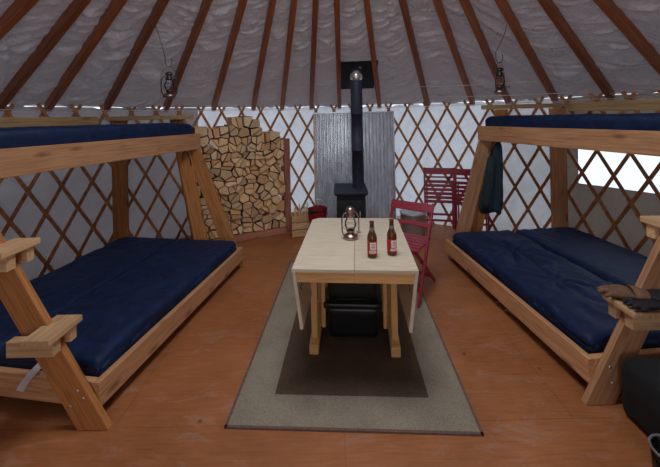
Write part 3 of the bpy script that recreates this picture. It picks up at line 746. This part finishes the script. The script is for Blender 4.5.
finish('panel', bm, M['flash'], fl, Matrix(), local=True)

# ------------------------------------------------------------------ firewood stack
P0 = Vector((-0.665, 4.70)); P1 = Vector((-1.72, 4.16))     # right and left foot of the stack's face
fd = (P1 - P0).normalized(); fn = Vector((fd.y, -fd.x))       # along the face; fn: towards the room?
if fn.y > 0: fn = -fn
FL = (P1 - P0).length
rk = thing('firewood_rack', 'reddish wooden rack frame round the tall firewood stack', 'rack', (P0.x, P0.y, 0))
P3 = lambda u, dpt, z: Vector((P0.x + fd.x * u - fn.x * dpt, P0.y + fd.y * u - fn.y * dpt, z))   # u along face, dpt back from the face
board('base_rail', M['rack'], rk, P3(-0.005, 0.0, 0.045), P3(FL + 0.05, 0.0, 0.045), 0.085, 0.038)
board('base_rail', M['rack'], rk, P3(-0.02, 0.27, 0.045), P3(FL + 0.05, 0.27, 0.045), 0.085, 0.038)
board('upright', M['rack'], rk, P3(-0.052, 0.03, 0.0), P3(-0.052, 0.03, 1.34), 0.085, 0.038, (fd.x, fd.y, 0))
board('upright', M['rack'], rk, P3(-0.045, 0.20, 0.0), P3(-0.045, 0.20, 1.34), 0.05, 0.038, (fd.x, fd.y, 0))
board('upright', M['rack'], rk, P3(FL + 0.03, 0.062, 0.0), P3(FL + 0.03, 0.062, 1.42), 0.05, 0.038, (fd.x, fd.y, 0))
# irregular packing of the log ends: clipped cells round jittered seeds
def topz(u):
    t = u / FL
    pts = [(0, 1.32), (0.12, 1.44), (0.30, 1.52), (0.42, 1.66), (0.52, 1.66), (0.62, 1.52), (0.8, 1.50), (1.0, 1.52)]
    for (a, za), (b, zb) in zip(pts, pts[1:]):
        if t <= b: return za + (zb - za) * (t - a) / (b - a)
    return 1.5
seeds = []; rnd = random.Random(3); row = 0; z = 0.13
while z < 1.72:
    u = 0.04 + (0.06 if row % 2 else 0)
    while u < FL:
        uu, zz = u + rnd.uniform(-0.03, 0.03), z + rnd.uniform(-0.03, 0.03)
        if zz < topz(min(max(uu, 0), FL)) - 0.02: seeds.append((uu, zz))
        u += rnd.uniform(0.105, 0.165)
    z += rnd.uniform(0.100, 0.122); row += 1
def clip(poly, nx, nz, d):
    out = []
    for i in range(len(poly)):
        a, b = poly[i], poly[(i + 1) % len(poly)]; da = a[0] * nx + a[1] * nz - d; db = b[0] * nx + b[1] * nz - d
        if da <= 0: out.append(a)
        if (da < 0 < db) or (db < 0 < da):
            t = da / (da - db); out.append((a[0] + (b[0] - a[0]) * t, a[1] + (b[1] - a[1]) * t))
    return out
nlog = 0; pieces = []
for i, (u, z) in enumerate(seeds):
    poly = [(u - 0.09, z - 0.085), (u + 0.09, z - 0.085), (u + 0.09, z + 0.085), (u - 0.09, z + 0.085)]
    poly = clip(poly, 0, -1, -0.092); poly = clip(poly, -1, 0, -0.001); poly = clip(poly, 1, 0, FL)
    for j, (u2, z2) in enumerate(seeds):
        if j != i and abs(u2 - u) < 0.24 and abs(z2 - z) < 0.24:
            nx_, nz_ = u2 - u, z2 - z; L = math.hypot(nx_, nz_)
            if L < 0.01: continue
            nx_ /= L; nz_ /= L; poly = clip(poly, nx_, nz_, nx_ * (u + u2) / 2 + nz_ * (z + z2) / 2 - 0.0022)
            if len(poly) < 3: break
    if len(poly) < 3: continue
    cu = sum(p[0] for p in poly) / len(poly); cz = sum(p[1] for p in poly) / len(poly)
    if rnd.random() < 0.72:      # a round split down the middle into two wedges
        a_ = rnd.uniform(0, math.pi); nx_, nz_ = math.cos(a_), math.sin(a_); d_ = nx_ * cu + nz_ * cz + rnd.uniform(-0.012, 0.012)
        for q in (clip(poly, nx_, nz_, d_ - 0.002), clip(poly, -nx_, -nz_, -d_ - 0.002)):
            if len(q) >= 3: pieces.append(q)
    else: pieces.append(poly)
for full in pieces:
    cu = sum(p[0] for p in full) / len(full); cz = sum(p[1] for p in full) / len(full)
    ar = abs(sum(full[k][0] * full[(k + 1) % len(full)][1] - full[(k + 1) % len(full)][0] * full[k][1] for k in range(len(full)))) / 2
    if ar < 0.0006: continue
    poly = [(cu + (p[0] - cu) * k_, cz + (p[1] - cz) * k_) for p in full for k_ in (rnd.uniform(0.78, 1.0),)]
    f0 = rnd.uniform(-0.04, 0.035); dl = 0.33; yaw = rnd.uniform(-0.05, 0.05)
    bm = bmesh.new(); n = len(poly); A, B = [], []
    tl = rnd.uniform(-0.25, 0.25); tv = rnd.uniform(-0.25, 0.25)
    for (a, b), (fa, fb) in zip(poly, full):
        du_, dz_ = a - cu, b - cz
        A.append(bm.verts.new((du_, f0 + tl * du_ + tv * dz_, dz_))); B.append(bm.verts.new(((fa - cu) * 0.99, dl, (fb - cz) * 0.99)))
    f = bm.faces.new(A); bm.faces.new(B)
    for k in range(n):
        ff = bm.faces.new((A[k], A[(k + 1) % n], B[(k + 1) % n], B[k]))
        if rnd.random() < 0.25: ff.material_index = 1
    base = P3(cu, 0.0, cz)
    rot = Matrix(((fd.x, -fn.x, 0, 0), (fd.y, -fn.y, 0, 0), (0, 0, 1, 0), (0, 0, 0, 1)))
    if rot.to_3x3().determinant() < 0:
        for v in bm.verts: v.co.x = -v.co.x
        rot = Matrix(((-fd.x, -fn.x, 0, 0), (-fd.y, -fn.y, 0, 0), (0, 0, 1, 0), (0, 0, 0, 1)))
    o = finish('firewood_log', bm, [M['split'], M['bark']], None, Matrix.Translation(base) @ rot, bevel=0.003)
    nlog += 1
    tag(o, 'split firewood log in the tall stack at the left of the stove', 'firewood', 'split logs in the tall firewood stack')

# crate of kindling
ck = thing('wooden_crate', 'small slatted wooden crate of kindling on the floor beside the firewood rack', 'crate', (-0.440, 4.62, 0), R(14))
cw, cd, chh = 0.27, 0.20, 0.27
for z in (0.05, 0.15, 0.25):
    loc_board('slat', M['fir_pale'], ck, (-cw / 2, -cd / 2, z), (cw / 2, -cd / 2, z), 0.088, 0.012)
    loc_board('slat', M['fir_pale'], ck, (-cw / 2, cd / 2, z), (cw / 2, cd / 2, z), 0.088, 0.012)
    for s in (-1, 1): loc_board('slat', M['fir_pale'], ck, (s * (cw / 2 - 0.006), -cd / 2 + 0.007, z), (s * (cw / 2 - 0.006), cd / 2 - 0.007, z), 0.088, 0.012)
flat('bottom', M['fir_pale'], ck, -cw / 2 + 0.012, cw / 2 - 0.012, -cd / 2 + 0.007, cd / 2 - 0.007, 0.004, 0.014)
labs = ['upright', 'leaning left', 'leaning right']
rnd2 = random.Random(11)
for k in range(10):
    x = -0.095 + 0.021 * k; y = rnd2.uniform(-0.05, 0.05); top = rnd2.uniform(0.32, 0.42)
    m = PM[ck.name]; p0 = m @ Vector((x * 0.8, y, 0.02)); p1 = m @ Vector((x + rnd2.uniform(-0.02, 0.02), y + rnd2.uniform(-0.01, 0.01), top))
    o = board('kindling_stick', M['split'], None, p0, p1, 0.016, 0.012, (1, 0, 0), 0.001)
    tag(o, 'thin split kindling stick standing up in the small crate', 'kindling', 'kindling sticks in the crate')

# coal bucket with a red cloth
bk = thing('ash_bucket', 'black metal bucket on the floor between the crate and the stove', 'bucket', (-0.195, 4.46, 0))
bm = bmesh.new(); lathe(bm, [(0, 0.0), (0.095, 0.0), (0.128, 0.39), (0.134, 0.395), (0.134, 0.402), (0.124, 0.402), (0.09, 0.02), (0, 0.02)], 28); finish('pail', bm, M['iron'], bk, Matrix(), local=True, smooth=True)
bm = bmesh.new(); tube(bm, [(0.132 * math.cos(math.pi * k / 14), 0.03, 0.39 + 0.13 * math.sin(math.pi * k / 14)) for k in range(15)], 0.004, 6); finish('bail_handle', bm, M['steel'], bk, Matrix(), local=True, smooth=True)
bm = bmesh.new(); G = {}; n = 18
for i in range(n + 1):
    for j in range(n + 1):
        u_, v_ = i / n - 0.5, j / n - 0.5; x = u_ * 0.20 + v_ * 0.08; y = -0.05 + v_ * 0.26 - u_ * 0.05
        r_ = math.hypot(x, y); z = 0.335 - max(0, r_ - 0.10) * 3.0 + 0.008 * math.sin(u_ * 22 + v_ * 6)
        if r_ > 0.142: x, y = x * 0.146 / r_, y * 0.146 / r_
        G[i, j] = bm.verts.new((x, y, z))
for i in range(n):
    for j in range(n): bm.faces.new((G[i, j], G[i + 1, j], G[i + 1, j + 1], G[i, j + 1]))
bmesh.ops.solidify(bm, geom=list(bm.faces), thickness=-0.004)
tag(finish('red_cloth', bm, M['redcloth'], None, Matrix.Translation((-0.185, 4.45, 0.09)), smooth=True), 'red cloth draped over the black bucket left of the stove', 'cloth')

# stock pot
pt = thing('stock_pot', 'large stainless steel stock pot on the floor behind the red chair', 'pot', (1.10, 4.50, 0))
bm = bmesh.new(); lathe(bm, [(0, 0.0), (0.155, 0.0), (0.163, 0.008), (0.165, 0.30), (0.172, 0.304), (0.172, 0.310), (0.16, 0.310), (0.157, 0.012), (0, 0.012)], 40); finish('pot_body', bm, M['pot'], pt, Matrix(), local=True, smooth=True)
bm = bmesh.new(); lathe(bm, [(0.174, 0.311), (0.174, 0.318), (0.15, 0.324), (0.05, 0.338), (0, 0.340)], 40)
lid = finish('lid', bm, M['pot'], pt, Matrix(), local=True, smooth=True)
bm = bmesh.new(); tube(bm, [(-0.04, 0, 0.334), (-0.035, 0, 0.36), (0, 0, 0.368), (0.035, 0, 0.36), (0.04, 0, 0.334)], 0.006, 8); finish('lid_handle', bm, M['dark_metal'], lid, Matrix(), local=True, smooth=True)
for s in (-1, 1):
    bm = bmesh.new(); tube(bm, [(s * 0.16, -0.05, 0.24), (s * 0.205, -0.045, 0.245), (s * 0.21, 0, 0.245), (s * 0.205, 0.045, 0.245), (s * 0.16, 0.05, 0.24)], 0.006, 8); finish('side_handle', bm, M['steel'], pt, Matrix(), local=True, smooth=True)

# ------------------------------------------------------------------ red folding chairs
def open_chair(label, loc, rz):
    """local frame: the sitter looks along +y"""
    t = thing('folding_chair', label, 'chair', loc, rz, 'red folding chairs')
    B = lambda nm, p0, p1, w_, th, up=(0, 0, 1): board(nm, M['red'], t, p0, p1, w_, th, up, 0.003, local=True)
    for s in (-1, 1):
        B('long_leg', (s * 0.200, 0.235, 0.0), (s * 0.200, -0.215, 0.77), 0.034, 0.020, (0, 1, 0))
        B('short_leg', (s * 0.172, -0.29, 0.0), (s * 0.172, 0.195, 0.435), 0.032, 0.018, (0, 1, 0))
    top = Vector((0, -0.215, 0.77)); dn = (Vector((0, 0.235, 0.0)) - top).normalized()
    q = top + dn * 0.045; nrm = Vector((0, 0.45, 0.77)).normalized()
    B('backrest', (-0.215, q.y + 0.018, q.z), (0.215, q.y + 0.018, q.z), 0.082, 0.016, -dn)
    q = top + dn * 0.21
    B('back_rail', (-0.19, q.y, q.z), (0.19, q.y, q.z), 0.035, 0.016, -dn)
    for k in range(6): B('seat_slat', (-0.19, -0.145 + k * 0.066, 0.452), (0.19, -0.145 + k * 0.066, 0.452), 0.016, 0.054)
    for s in (-1, 1): B('seat_support', (s * 0.150, -0.17, 0.434), (s * 0.150, 0.21, 0.434), 0.020, 0.018)
    B('stretcher', (-0.19, 0.17, 0.11), (0.19, 0.17, 0.11), 0.03, 0.016); B('stretcher', (-0.165, -0.20, 0.085), (0.165, -0.20, 0.085), 0.03, 0.016)
    return t
# back-top ends at (0.622, 3.35) and (0.991, 3.2): facing the camera, turned a little left
ccx, ccy = 0.805, 3.265; rz = math.atan2(-0.82, -0.57) - math.pi / 2
fw = Vector((math.cos(rz + math.pi / 2), math.sin(rz + math.pi / 2)))
open_chair('red folding chair standing open behind the right side of the table', (ccx + fw.x * 0.215, ccy + fw.y * 0.215, 0.0095), rz)

def folded_chair(label, loc, rz, lean):
    t = thing('folding_chair', label, 'chair', loc, rz, 'red folding chairs')
    m0 = Matrix.Rotation(lean, 4, 'X')
    def B(nm, p0, p1, w_, th, up=(0, 0, 1)):
        m, L = frame_from(p0, p1, up); bm = bmesh.new(); box(bm, (0, 0, 0), (L, th, w_)); return finish(nm, bm, M['red'], t, m0 @ m, bevel=0.003, local=True)
    for s in (-1, 1):
        B('long_leg', (s * 0.200, 0, 0.0), (s * 0.200, 0, 0.87), 0.024, 0.034, (1, 0, 0))
        B('short_leg', (s * 0.172, -0.030, 0.03), (s * 0.172, -0.030, 0.66), 0.022, 0.022, (1, 0, 0))
    B('backrest', (-0.19, -0.012, 0.82), (0.19, -0.012, 0.82), 0.09, 0.018)
    B('back_rail', (-0.19, 0.0, 0.735), (0.19, 0.0, 0.735), 0.022, 0.016)
    for k in range(6): B('seat_slat', (-0.19, -0.052, 0.40 + k * 0.055), (0.19, -0.052, 0.40 + k * 0.055), 0.040, 0.016)
    B('stretcher', (-0.19, 0, 0.13), (0.19, 0, 0.13), 0.03, 0.016); B('stretcher', (-0.165, -0.028, 0.22), (0.165, -0.028, 0.22), 0.03, 0.016)
    return t
folded_chair('red folding chair leaning folded against the lattice, the left one beside the pot', (1.520, 4.64, 0.015), R(-14), R(-5))
folded_chair('red folding chair leaning folded against the lattice, partly behind the right bunk post', (1.900, 4.47, 0.015), R(-20), R(-5))

# ------------------------------------------------------------------ jacket on the right far post
jk = thing('jacket', 'dark teal jacket hanging from the far post of the right bunk', 'jacket', (1.79, 3.62, 0.56), 0)
bm = bmesh.new(); n = 56; rings = []
prof = [(0.0, 0.115, -0.045), (0.04, 0.125, -0.045), (0.20, 0.125, -0.03), (0.40, 0.105, -0.005), (0.60, 0.080, 0.02), (0.74, 0.052, 0.045), (0.80, 0.030, 0.06), (0.82, 0.008, 0.062)]
prof2 = []
for k in range(29):
    z = 0.82 * k / 28
    for (z0, r0, c0), (z1, r1, c1) in zip(prof, prof[1:]):
        if z0 <= z <= z1 + 1e-9: tt = (z - z0) / (z1 - z0); prof2.append((z, r0 + (r1 - r0) * tt, c0 + (c1 - c0) * tt)); break
for z, rr, cx in prof2:
    ring = []
    for k in range(n):
        a = 2 * math.pi * k / n; fold = 1 + (0.16 * math.sin(a * 5 + z * 2) + 0.10 * math.sin(a * 9 - z * 5)) * (1 - z / 0.82 * 0.5)
        hem = 0.03 * math.sin(a * 3 + 1) * max(0, 1 - z / 0.1)
        ring.append(bm.verts.new((cx + rr * fold * math.cos(a), rr * 0.55 * fold * math.sin(a), z + hem)))
    rings.append(ring)
for A, B in zip(rings, rings[1:]):
    for k in range(n): bm.faces.new((A[k], A[(k + 1) % n], B[(k + 1) % n], B[k]))
bm.faces.new(rings[0][::-1]); bm.faces.new(rings[-1])
finish('jacket_body', bm, M['jacket'], jk, Matrix.Diagonal((0.88, 0.9, 0.93, 1)), local=True, smooth=True)
bm = bmesh.new()
n2 = 10; pts = [(-0.06, -0.055, 0.60), (-0.085, -0.065, 0.45), (-0.10, -0.06, 0.28), (-0.115, -0.05, 0.12), (-0.12, -0.04, 0.03)]
tube(bm, pts, [0.03, 0.042, 0.044, 0.042, 0.040], 14); finish('sleeve', bm, M['jacket'], jk, Matrix(), local=True, smooth=True)
bm = bmesh.new(); tube(bm, [(0.062, 0, 0.79), (0.03, -0.02, 0.80), (-0.01, -0.03, 0.795), (-0.03, -0.03, 0.74), (-0.045, -0.02, 0.62)], 0.006, 6); finish('hanging_loop', bm, M['black_cloth'], jk, Matrix(), local=True, smooth=True)
# cords looped over the far post of the left bunk
bm = bmesh.new(); tube(bm, [(-1.66, 3.70, 1.18), (-1.655, 3.69, 1.25), (-1.63, 3.69, 1.285), (-1.60, 3.69, 1.26), (-1.575, 3.69, 1.20), (-1.56, 3.69, 1.12)], 0.006, 6)
tag(finish('cord_loop', bm, M['wire'], None, None, smooth=True), 'thin black cord looped over the far post of the left bunk', 'cord')

# ------------------------------------------------------------------ gloves on the right step
def glove(label, loc, rz, tilt, mats, seed):
    t = thing('work_glove', label, 'glove', loc, rz, 'work gloves')
    rr = random.Random(seed); bm = bmesh.new()
    p = rbox((0.10, 0.10, 0.032), 0.014, (8, 8, 4)); me = bpy.data.meshes.new('tmp'); p.to_mesh(me); p.free(); bm.from_mesh(me); bpy.data.meshes.remove(me)
    for v in bm.verts: v.co.z += 0.022
    for k, (x, L) in enumerate(((-0.037, 0.062), (-0.013, 0.080), (0.012, 0.076), (0.036, 0.060))):
        b = rr.uniform(-0.01, 0.014)
        tube(bm, [(x, 0.035, 0.024), (x * 1.1 + b * 0.3, 0.055 + L * 0.4, 0.030), (x * 1.2 + b, 0.05 + L * 0.8, 0.022), (x * 1.25 + b * 1.3, 0.05 + L, 0.014)], [0.014, 0.0135, 0.0125, 0.009], 10)
    tube(bm, [(0.035, -0.02, 0.026), (0.062, 0.0, 0.03), (0.080, 0.03, 0.022), (0.086, 0.05, 0.015)], [0.016, 0.015, 0.0135, 0.010], 10)
    tl = Matrix.Rotation(tilt, 4, 'Y')
    o = finish('hand', bm, mats[0], t, tl, local=True, smooth=True)
    md = o.modifiers.new('r', 'REMESH'); md.mode = 'VOXEL'; md.voxel_size = 0.004; md.use_smooth_shade = True
    bm = bmesh.new(); lathe(bm, [(0.045, 0), (0.050, 0.02), (0.058, 0.07), (0.056, 0.07), (0.048, 0.02), (0.042, 0)], 24)
    for v in bm.verts: v.co.y *= 0.40
    finish('cuff', bm, mats[1], t, tl @ Matrix.Translation((0, -0.042, 0.024)) @ Matrix.Rotation(R(90), 4, 'X'), local=True, smooth=True)
    return t
glove('tan leather work glove lying palm down on the right lower step', (1.655, 1.865, 0.567), R(65), 0, (M['leather'], M['glove_dark']), 1)
glove('dark work glove with a tan cuff lying across the right lower step', (1.76, 1.80, 0.595), R(-110), R(8), (M['glove_dark'], M['leather']), 2)
glove('dark work glove nearest the camera on the right lower step', (1.70, 1.765, 0.570), R(100), R(5), (M['glove_dark'], M['leather']), 5)

# ------------------------------------------------------------------ near right corner: bag and jar, tangle under the bed
bg_ = thing('duffel_bag', 'black duffel bag on the floor in front of the right bunk', 'bag', (1.850, 1.50, 0), R(0.5))
def bd(p):
    return Vector((0, 0, 0.02 * noise.noise(p * 6) * (1 if p.z > -0.05 else 0))) + Vector((0.01 * noise.noise(p * 7 + Vector((3, 3, 3))), 0, 0))
finish('bag_body', rbox((0.64, 0.58, 0.30), 0.045, (20, 18, 12), bd), M['black_cloth'], bg_, Matrix.Translation((0, 0, 0.153)), local=True, smooth=True)
bm = bmesh.new(); tube(bm, [(-0.20, -0.12, 0.29), (-0.19, -0.08, 0.34), (-0.12, 0.0, 0.36), (-0.19, 0.08, 0.34), (-0.20, 0.12, 0.29)], 0.011, 8); finish('strap', bm, M['black_cloth'], bg_, Matrix(), local=True, smooth=True)
bm = bmesh.new(); tube(bm, [(-0.24, 0.03, 0.295), (-0.215, 0.06, 0.315), (-0.20, 0.10, 0.31), (-0.22, 0.13, 0.295)], 0.005, 8); finish('buckle', bm, M['screw'], bg_, Matrix(), local=True, smooth=True)
jr = thing('plastic_tub', 'clear plastic tub on the floor at the right picture edge', 'tub', (1.430, 1.40, 0))
bm = bmesh.new(); lathe(bm, [(0, 0.002), (0.055, 0.002), (0.066, 0.01), (0.074, 0.17), (0.071, 0.17), (0.063, 0.012), (0, 0.006)], 32); finish('tub_wall', bm, M['jar'], jr, Matrix(), local=True, smooth=True)
bm = bmesh.new(); tube(bm, [(0.076 * math.cos(k * math.pi / 16), 0.076 * math.sin(k * math.pi / 16), 0.172) for k in range(32)], 0.005, 8, True); finish('rim', bm, plain('rim_grey', srgb(120, 116, 118), 0.4), jr, Matrix(), local=True, smooth=True)
bm = bmesh.new(); rr = random.Random(4); pts = []
for k in range(60):
    a = k * 0.55; pts.append((1.44 + 0.05 * math.cos(a) + 0.02 * rr.uniform(-1, 1), 2.62 + k * 0.006 + 0.06 * math.sin(a), 0.018 + 0.012 * (1 + math.sin(k * 1.3)) + 0.0004 * k))
tube(bm, pts, 0.006, 8); tag(finish('rope', bm, M['rope'], None, None, smooth=True), 'tangled tan rope on the floor under the right bunk rail', 'rope')
